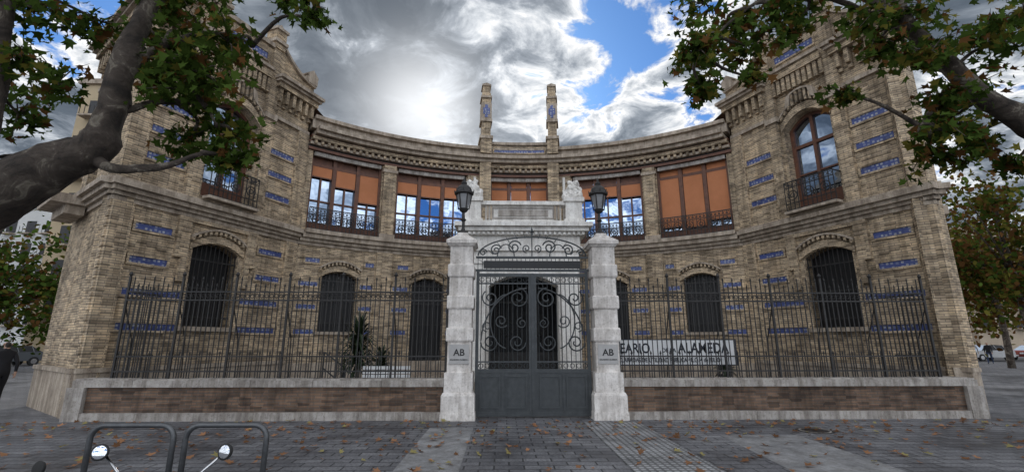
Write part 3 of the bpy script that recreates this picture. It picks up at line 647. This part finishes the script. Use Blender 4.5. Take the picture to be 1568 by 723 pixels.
rt=[([(7.9,Yr,0),(7.75,Yr,1.5),(7.4,Yr,2.8),(6.9,Yr,3.8),(6.3,Yr,4.4),(5.65,Yr,4.87),(5.25,Yr,5.45),(4.9,Yr,6.0),(4.8,Yr,6.9),(4.6,Yr,7.8)],[.36,.3,.27,.20,.16,.12,.10,.08,.06,.04]),
    ([(7.2,Yr,3.1),(7.1,Yr,4.6),(6.9,Yr,6.2),(6.6,Yr,8.0)],[.2,.16,.12,.05]),
    ([(5.2,Yr,5.5),(4.6,Yr+.1,6.1),(3.7,Yr+.2,6.6),(2.8,Yr+.2,6.3),(2.1,Yr+.2,5.6)],[.05,.04,.03,.022,.010]),
    ([(5.65,Yr,4.87),(5.2,Yr+.1,4.75),(4.95,Yr+.2,4.4)],[.06,.04,.02]),
    ([(4.9,Yr,6.0),(4.0,Yr,6.5),(3.0,Yr,6.6),(2.3,Yr,6.3)],[.06,.045,.03,.015])]
rc=[(1.82,5.36,.3,1),(2.18,5.85,.35,1.1),(2.25,5.2,.3,1),(2.66,5.12,.2,.5),(2.80,5.66,.3,.9),(2.77,6.18,.4,1.2),(3.7,6.3,.4,1.1),(3.2,6.15,.3,.7),(4.05,5.0,.2,.5),(4.45,5.6,.3,.8),(4.55,6.05,.45,1.2),(4.86,5.27,.4,1.1),(5.34,5.85,.45,1.2),(5.79,5.47,.45,1.2),(5.19,4.85,.35,1),(5.8,4.77,.4,1.2),(4.95,4.25,.25,.6),(5.35,4.2,.3,.9),(5.86,4.35,.35,1),(6.49,6.08,.5,1.2),(6.25,5.16,.45,1.1),(3.4,6.8,.7,1),(4.6,7.3,.8,.8),(5.8,7.0,.8,.8),(6.8,7.6,.9,.8),(2.4,6.7,.5,.8),(6.2,3.95,.3,.8)]
plane_tree('plane_tree.001',rt,[(x,Yr+.2+random.uniform(-.45,.45),z,r,d) for x,z,r,d in rc],170,.13,.13)
def far_tree(name,x,y,h,r,autumn,n=2600,sz=.32,tr=.2):
    e=empty(name); b=B(); p,rr=smoothpath([(x,y,0),(x+.1,y,h*.3),(x-.1,y,h*.6),(x,y,h*.85)],[tr,tr*.8,tr*.5,.05],4); b.tube(p,rr,BARK,8)
    cl=[]
    for i in range(28):
        d=Vector((random.gauss(0,1),random.gauss(0,1),random.gauss(0,1))).normalized()*random.uniform(.35,1)
        c=Vector((x+d.x*r,y+d.y*r,h*.58+d.z*h*.37)); cl.append((c,r*random.uniform(.22,.42))); b.tube([(x,y,h*.45),((x+c.x)/2,(y+c.y)/2,(h*.5+c.z)/2),c],[.07,.04,.02],BARK,4)
    b.obj('trunk_and_limbs',e,smooth=True)
    idx=rng.integers(0,len(cl),n); C=np.array([cl[i][0][:] for i in idx])+rng.normal(size=(n,3))*np.array([cl[i][1] for i in idx])[:,None]*.6
    leaves('foliage',C,rng.normal(size=(n,3))+np.array([0,-.3,.4]),sz*(.5+.8*rng.random(n)),leafcols(n,autumn),LM,e,LEAF2)
far_tree('plane_tree.002',24.3,11.0,10.6,3.2,.3,5500,.26); far_tree('plane_tree.003',33,20,11,4,.4,4200,.35); far_tree('plane_tree.004',46,27,10,4.5,.4,3000,.4)
far_tree('plane_tree.005',-30,16,8.5,3.6,.15,4200,.32); far_tree('plane_tree.006',-42,24,10,4.5,.25,3000,.4); far_tree('plane_tree.007',-38,34,9,4,.25,2600,.4)
n=1200; C=np.zeros((n,3)); 
C[:,0]=rng.uniform(-12,12,n); C[:,1]=-.42-np.abs(rng.exponential(3.0,n)); C[:,2]=.02
C[:,1]=np.clip(C[:,1],-9.8,-.36)
N=rng.normal(size=(n,3))*.25+np.array([0,0,1]); cols=np.array([.42,.22,.12])*(.4+.9*rng.random((n,1)))
cols[rng.random(n)<.15]=np.array([.42,.36,.15])
leaves('fallen_leaves',C,N,.11*(.45+.85*rng.random(n)),cols,LM)

# ================================================================ BIKE RACKS, SCOOTERS
STEEL=plain('rack_steel',(.13,.135,.14),(.07,.072,.076),12,.4,.6)
def rack(x0,x1,y,h=.80):
    k=B(); r=.13; pts=[(x0,y,0),(x0,y,h-r)]
    pts+=[(x0+r-r*math.cos(a),y,h-r+r*math.sin(a)) for a in [math.pi/2*i/6 for i in range(1,7)]]
    pts+=[(x1-r+r*math.sin(a),y,h-r+r*math.cos(a)) for a in [math.pi/2*i/6 for i in range(0,7)]]+[(x1,y,0)]
    k.tube(pts,.027,STEEL,12); 
    for x in (x0,x1): k.lathe(x,y,[(.0,.012),(.07,.012),(.07,.0)],STEEL,14)
    k.obj('bike_rack',smooth=True)
rack(-4.80,-3.98,-5.72); rack(-3.86,-3.06,-5.72)
RUB=plain('rubber',(.02,.02,.02),None,6,.8); CHR=plain('chrome',(.55,.55,.56),(.4,.4,.41),4,.15,1,0)
MIR,_,_b=newmat('mirror'); _b.inputs['Base Color'].default_value=(.6,.62,.66,1); _b.inputs['Metallic'].default_value=1; _b.inputs['Roughness'].default_value=.02
def scooter(cx,cy,zm,paint,span=.63,mc=CHR,ms=.78):
    e=empty('parked_scooter'); k=B()
    for yy in (cy+.25,cy-1.05):
        k.tube([(cx,yy+.20*math.cos(a),.25+.20*math.sin(a)) for a in [2*math.pi*i/18 for i in range(18)]],.055,RUB,8,closed=True)
        k.tube([(cx-.04,yy,.25),(cx+.04,yy,.25)],.11,CHR,12)
    k.tube([(cx,cy+.25,.25),(cx,cy+.12,.6),(cx,cy,.9)],[.04,.05,.06],paint,8)
    k.tube([(cx,cy+.16,.35),(cx,cy+.08,.62),(cx,cy+.02,.86),(cx,cy,.95)],[.16,.19,.15,.08],paint,14)
    k.tube([(cx,cy+.1,.34),(cx,cy-.25,.28),(cx,cy-.55,.30)],[.12,.13,.14],paint,10)
    k.tube([(cx,cy-.4,.35),(cx,cy-.6,.52),(cx,cy-.95,.6),(cx,cy-1.25,.62)],[.12,.19,.19,.08],paint,14)
    k.tube([(cx,cy-.42,.70),(cx,cy-.6,.76),(cx,cy-1.1,.78),(cx,cy-1.25,.76)],[.06,.12,.12,.05],RUB,12)
    k.tube([(cx-.33,cy-.09,.93),(cx-.15,cy,.95),(cx+.15,cy,.95),(cx+.33,cy-.09,.93)],.018,CHR,8)
    for q in (-1,1): k.tube([(cx+q*.33,cy-.09,.93),(cx+q*.22,cy-.04,.94)],.026,RUB,8)
    k.tube([(cx,cy+.05,.9),(cx,cy+.14,.88)],[.08,.07],LG,14)
    for q in (-1,1):
        m=Vector((cx+q*span/2,cy,zm)); k.tube([(cx+q*.10,cy-.02,.95),(cx+q*.17,cy,zm-.10),m+Vector((-q*.025,.01,-.02))],.006,mc,7)
        axis=Vector((-q*.25,-1,.15)).normalized(); x=axis.orthogonal().normalized(); y=axis.cross(x)
        prof=[(.0,-.028),(.025,-.026),(.04,-.015),(.046,0),(.046,.006),(.036,.008)]
        rings=[]
        for r_,h_ in prof:
            r_*=ms; h_*=ms
            rings.append(len(k.v)); k.v+=[tuple(m+axis*h_+(x*math.cos(2*math.pi*i/18)+y*math.sin(2*math.pi*i/18))*r_) for i in range(18)]
        mi_=k.mi(RUB)
        for a_,b_ in zip(rings[:-1],rings[1:]):
            for i in range(18): j=(i+1)%18; k.f.append((a_+i,a_+j,b_+j,b_+i)); k.m.append(mi_); k.u+=[(0,0)]*4
        k.f.append(tuple(rings[-1]+i for i in range(18))); k.m.append(k.mi(MIR if mc is CHR else mc)); k.u+=[(0,0)]*18
    k.obj('body',e,smooth=True)
PR=plain('paint_grey',(.12,.13,.14),(.1,.11,.12),1,.3,.3,0)
scooter(-2.24,-8.42,1.12,PR,.56); scooter(-3.28,-8.2,1.0,RUB,.6,RUB)

# ================================================================ PEOPLE
LIP=plain('lips',(.3,.1,.08),None,3)
def human(loc,face,cl,tr,skin,hair,stride=.2,h=1.7):
    J={'pel':(0,0,.93),'sp':(0,.0,1.12),'ch':(0,.01,1.32),'nk':(0,0,1.46),'hb':(0,.015,1.52),'hd':(0,.02,1.60),'ht':(0,.01,1.66)}
    Rr={'pel':(.145,.11),'sp':(.13,.095),'ch':(.15,.105),'nk':(.055,.055),'hb':(.062,.07),'hd':(.075,.092),'ht':(.06,.07)}
    E=[('pel','sp'),('sp','ch'),('ch','nk'),('nk','hb'),('hb','hd'),('hd','ht')]
    for q,sd in ((-1,'l'),(1,'r')):
        st=stride*q; sw=-stride*q
        J.update({sd+'sh':(q*.17,0,1.38),sd+'el':(q*.23,sw*.5-.02,1.12),sd+'wr':(q*.24,sw*.9+.06,.90),sd+'pm':(q*.24,sw+.08,.83),
          sd+'hp':(q*.09,0,.88),sd+'kn':(q*.10,st*.6+.03,.49),sd+'an':(q*.10,st*1.1-.03,.09+max(0,-st)*.3),sd+'to':(q*.11,st*1.1+.14,.04)})
        Rr.update({sd+'sh':(.065,.065),sd+'el':(.047,.047),sd+'wr':(.032,.032),sd+'pm':(.036,.02),sd+'hp':(.095,.1),sd+'kn':(.062,.065),sd+'an':(.045,.05),sd+'to':(.04,.03)})
        E+=[('ch',sd+'sh'),(sd+'sh',sd+'el'),(sd+'el',sd+'wr'),(sd+'wr',sd+'pm'),('pel',sd+'hp'),(sd+'hp',sd+'kn'),(sd+'kn',sd+'an'),(sd+'an',sd+'to')]
        px,py,pz=J[sd+'pm']
        for fi in range(5):
            a=sd+'f%d'%fi; dy=(-.03+.02*fi); ln=(.07,.085,.09,.08,.06)[fi]
            if fi==4: J[a]=(px-q*.02,py+.045,pz+.02); J[a+'b']=(px-q*.02,py+.06,pz-.02)
            else: J[a]=(px,py+dy,pz-.04); J[a+'b']=(px-q*.015,py+dy+.008,pz-.04-ln*.6)
            Rr[a]=Rr[a+'b']=(.009,.009); E+=[(sd+'pm',a),(a,a+'b')]
    keys=list(J); me=bpy.data.meshes.new('body'); me.from_pydata([J[k] for k in keys],[(keys.index(a),keys.index(b_)) for a,b_ in E],[])
    o=bpy.data.objects.new('tmp',me); sc.collection.objects.link(o)
    o.modifiers.new('s','SKIN'); md=o.modifiers.new('d','SUBSURF'); md.levels=2; md.render_levels=2
    if not me.skin_vertices: me.skin_vertices.new()
    for i,k in enumerate(keys): me.skin_vertices[0].data[i].radius=Rr[k]; me.skin_vertices[0].data[i].use_root=(k=='pel')
    dg=bpy.context.evaluated_depsgraph_get(); dg.update(); m2=bpy.data.meshes.new_from_object(o.evaluated_get(dg)); bpy.data.objects.remove(o)
    m2.materials.clear()
    for m in (cl,tr,skin,hair,RUB): m2.materials.append(m)
    for p_ in m2.polygons:
        x,y,z=p_.center; p_.use_smooth=True
        if z>1.49: p_.material_index=3 if (z>1.65 or (y<.0 and z>1.52)) else 2
        elif abs(x)>.19 and z<.90: p_.material_index=2
        elif z<.09: p_.material_index=4
        elif z<.90: p_.material_index=1
        else: p_.material_index=0
    e=empty('person',loc); e.rotation_euler=(0,0,face); e.scale=(h/1.7,)*3
    link(bpy.data.objects.new('body',m2),e)
    k=B(); k.tube([(0,.10,1.60),(0,.125,1.575),(0,.108,1.565)],[.008,.014,.008],skin,6)
    for q in (-1,1): k.tube([(q*.03,.098,1.61),(q*.03,.106,1.61)],[.011,.006],RUB,6); k.tube([(q*.076,.01,1.57),(q*.085,0,1.60),(q*.078,.0,1.62)],[.01,.016,.008],skin,6)
    k.tube([(-.025,.098,1.54),(0,.105,1.538),(.025,.098,1.54)],.006,LIP,5); k.obj('face_features',e,smooth=True)
SK=plain('skin',(.42,.26,.18),(.36,.21,.15),6,.6,bmp=0); HR=plain('hair',(.02,.015,.01),None,9,.7)
C1=plain('coat_black',(.012,.012,.015),None,5,.9); C2=plain('jeans',(.03,.045,.09),None,5,.9); C3=plain('shirt_red',(.25,.05,.04),None,5,.9); C4=plain('shirt_light',(.4,.4,.42),None,5,.9)
human((-13.45,1.7,0),1.2,C1,C1,SK,HR,.15,1.68)
human((38.5,26.5,0),2.2,C1,C2,SK,HR,.25); human((37.6,26.8,0),2.2,C4,C1,SK,HR,-.2); human((33.5,27.5,0),-1.2,C3,C2,SK,HR,.2)
# ================================================================ CARS
def car(x,y,rot,paint):
    e=empty('parked_car',(x,y,0)); e.rotation_euler=(0,0,rot); k=B()
    prof=[(-2.1,.35),(-2.15,.6),(-2.05,.85),(-1.2,.95),(1.6,1.0),(2.05,.92),(2.1,.6),(2.05,.35)]
    cab=[(-1.25,.95),(-.55,1.42),(.2,1.48),(1.15,1.42),(1.75,.98)]
    n=len(prof)
    for i in range(n): j=(i+1)%n; (a0,z0),(a1,z1)=prof[i],prof[j]; k.face([(a0,-.86,z0),(a1,-.86,z1),(a1,.86,z1),(a0,.86,z0)],[(0,0)]*4,paint)
    k.face([(a,-.86,z) for a,z in prof],[(0,0)]*n,paint); k.face([(a,.86,z) for a,z in prof][::-1],[(0,0)]*n,paint)
    a=[(px,-.82,pz) if pz<1.2 else (px,-.62,pz) for px,pz in cab]; c=[(px,-py,pz) for px,py,pz in a]
    n=len(a)
    k.face(a,[(0,0)]*n,DARK); k.face(c[::-1],[(0,0)]*n,DARK)
    for i in range(n-1): k.face([a[i],a[i+1],c[i+1],c[i]],[(0,0)]*4,paint if 0<i<3 else GLASS)
    for px in (-.55,.25,1.15):
        for q in (-1,1): k.tube([(px,q*.625,1.43),(px+.1,q*.83,.97)],.03,paint,4)
    for wx in (-1.35,1.3):
        for q in (-1,1): k.tube([(wx,q*.70,.32),(wx,q*.89,.32)],.32,RUB,16); k.tube([(wx,q*.88,.32),(wx,q*.9,.32)],.19,CHR,10)
    for q in (-1,1): k.box(-2.17,-2.1,q*.6-.15,q*.6+.15,.62,.76,BW); k.box(2.08,2.13,q*.65-.12,q*.65+.12,.65,.85,C3)
    k.box(-2.18,-2.1,-.3,.3,.42,.54,BW); k.obj('body',e)
WH=plain('paint_white',(.6,.6,.6),None,1,.3,0,0); PB=plain('paint_black',(.03,.03,.035),None,1,.3,0,0)
car(-36.5,24,1.3,PR); car(-40.5,26,1.4,WH); car(-46,27,1.4,PB)
for i,(x,y) in enumerate(((34,33),(39.5,33.5),(45,33),(51,34))): car(x,y,0.05,(PB,PR,WH,C3)[i])
# ================================================================ DISTANT BUILDINGS
def block(x0,x1,y0,y1,h,mat,fl=3.1,wc=2.6):
    e=empty('apartment_building'); k=B(); k.box(x0,x1,y0,y1,0,h,mat); k.box(x0-.3,x1+.3,y0-.3,y1+.3,h,h+.5,STONE)
    z=4
    while z<h-2:
        x=x0+1
        while x<x1-1.6:
            k.box(x,x+1.3,y0-.03,y0-.01,z,z+1.7,DARK); k.box(x-.15,x+1.45,y0-.9,y0,z-.25,z-.1,STONE)
            for t in (0,.45,.9,1.3): k.box(x+t-.02,x+t+.02,y0-.88,y0-.84,z-.1,z+.8,IRON)
            x+=wc
        y=y0+1
        while y<y1-1.6:
            for xs in (x0-.03,x1+.01): k.box(xs,xs+.02,y,y+1.3,z,z+1.7,DARK)
            y+=wc
        z+=fl
    k.obj('walls',e)
AW=plain('render_white',(.6,.6,.58),(.45,.45,.44),.3,.9); AYW=plain('render_yellow',(.46,.37,.24),(.36,.28,.18),.3,.9); AB=plain('render_tan',(.42,.34,.25),(.32,.26,.2),.3,.9)
block(-78,-58,52,66,20,AW); block(-41.4,-34.0,30,48,26,AYW); block(-120,-80,60,75,17,AB); block(75,100,62,80,20,AB); block(102,140,64,80,22,AYW); block(55,72,80,95,19,AB)

# ================================================================ WORLD / SUN / CAMERA
az=math.radians(-11); el=math.radians(28)
w=bpy.data.worlds.new('World'); sc.world=w; w.use_nodes=True; nt=w.node_tree; bg=nt.nodes['Background']
sky=nt.nodes.new('ShaderNodeTexSky'); sky.sky_type='NISHITA'; sky.sun_disc=False; sky.sun_elevation=el; sky.sun_rotation=az
def math_(op,a,b_=None):
    n=nt.nodes.new('ShaderNodeMath'); n.operation=op
    for s_,v in ((n.inputs[0],a),(n.inputs[1],b_)):
        if v is None: continue
        if isinstance(v,(int,float)): s_.default_value=v
        else: nt.links.new(v,s_)
    return n.outputs[0]
tc=nt.nodes.new('ShaderNodeTexCoord'); DIR=tc.outputs['Generated']; sp=nt.nodes.new('ShaderNodeSeparateXYZ'); nt.links.new(DIR,sp.inputs[0])
def dotp(v):
    d=nt.nodes.new('ShaderNodeVectorMath'); d.operation='DOT_PRODUCT'; nt.links.new(DIR,d.inputs[0]); d.inputs[1].default_value=Vector(v).normalized(); return math_('MAXIMUM',d.outputs['Value'],0.0)
zz=math_('ADD',math_('MAXIMUM',sp.outputs[2],0.0),.22)
cb=nt.nodes.new('ShaderNodeCombineXYZ'); nt.links.new(math_('DIVIDE',sp.outputs[0],zz),cb.inputs[0]); nt.links.new(math_('DIVIDE',sp.outputs[1],zz),cb.inputs[1]); cb.inputs[2].default_value=3.7
n1=noise(nt,1.9,8,.55,cb.outputs[0],.3); n2=noise(nt,6.5,10,.62,cb.outputs[0],.5)
gap=math_('MULTIPLY',math_('POWER',dotp((.20,.80,.62)),22),.078)
dk=math_('MULTIPLY',math_('POWER',dotp((-.20,.80,.60)),30),.085)
dens=math_('ADD',math_('MULTIPLY',n1.outputs[0],.50),math_('MULTIPLY',n2.outputs[0],.50))
dens=math_('SUBTRACT',math_('ADD',dens,dk),gap)
dens=math_('ADD',dens,math_('ADD',.012,math_('MULTIPLY',sp.outputs[1],.045)))
mask=ramp(nt,dens,[(.42,(0,0,0)),(.465,(1,1,1))])
ccol=ramp(nt,dens,[(.43,(7,7.4,8)),(.465,(10.8,10.8,10.8)),(.505,(6.6,7.0,7.5)),(.545,(3.1,3.5,4.05)),(.60,(1.4,1.7,2.1)),(.68,(.8,1.05,1.4))])
sun=Vector((math.sin(az)*math.cos(el),math.cos(az)*math.cos(el),math.sin(el)))
glow=math_('MULTIPLY',math_('POWER',dotp(sun),160),8.0)
glow=math_('ADD',glow,math_('MULTIPLY',math_('POWER',dotp(sun),16),.8))
# clouds away from the sun are boosted, as added light for the facade
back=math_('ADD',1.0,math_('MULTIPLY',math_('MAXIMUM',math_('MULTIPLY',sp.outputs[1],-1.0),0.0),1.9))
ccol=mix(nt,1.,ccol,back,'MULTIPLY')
cc=mix(nt,1.,ccol,glow,'ADD')
skyc=mix(nt,1.,sky.outputs[0],(.42,.80,1.35),'MULTIPLY')
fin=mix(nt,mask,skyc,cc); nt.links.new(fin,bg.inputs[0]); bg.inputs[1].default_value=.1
ld=bpy.data.lights.new('sun','SUN'); ld.energy=1.0; ld.angle=math.radians(12); ld.color=(1,.95,.87); lo_=link(bpy.data.objects.new('sun',ld)); lo_.rotation_euler=(-sun).to_track_quat('-Z','Y').to_euler(); lo_.location=(0,0,30)
cam=bpy.data.cameras.new('camera'); co=link(bpy.data.objects.new('camera',cam)); sc.camera=co
cam.sensor_width=36; cam.lens=16.07; cam.clip_end=2000; cam.clip_start=.05
co.location=(-.7,-10.7,1.6); co.rotation_euler=(math.radians(90+13.2),0,math.radians(-1.2))
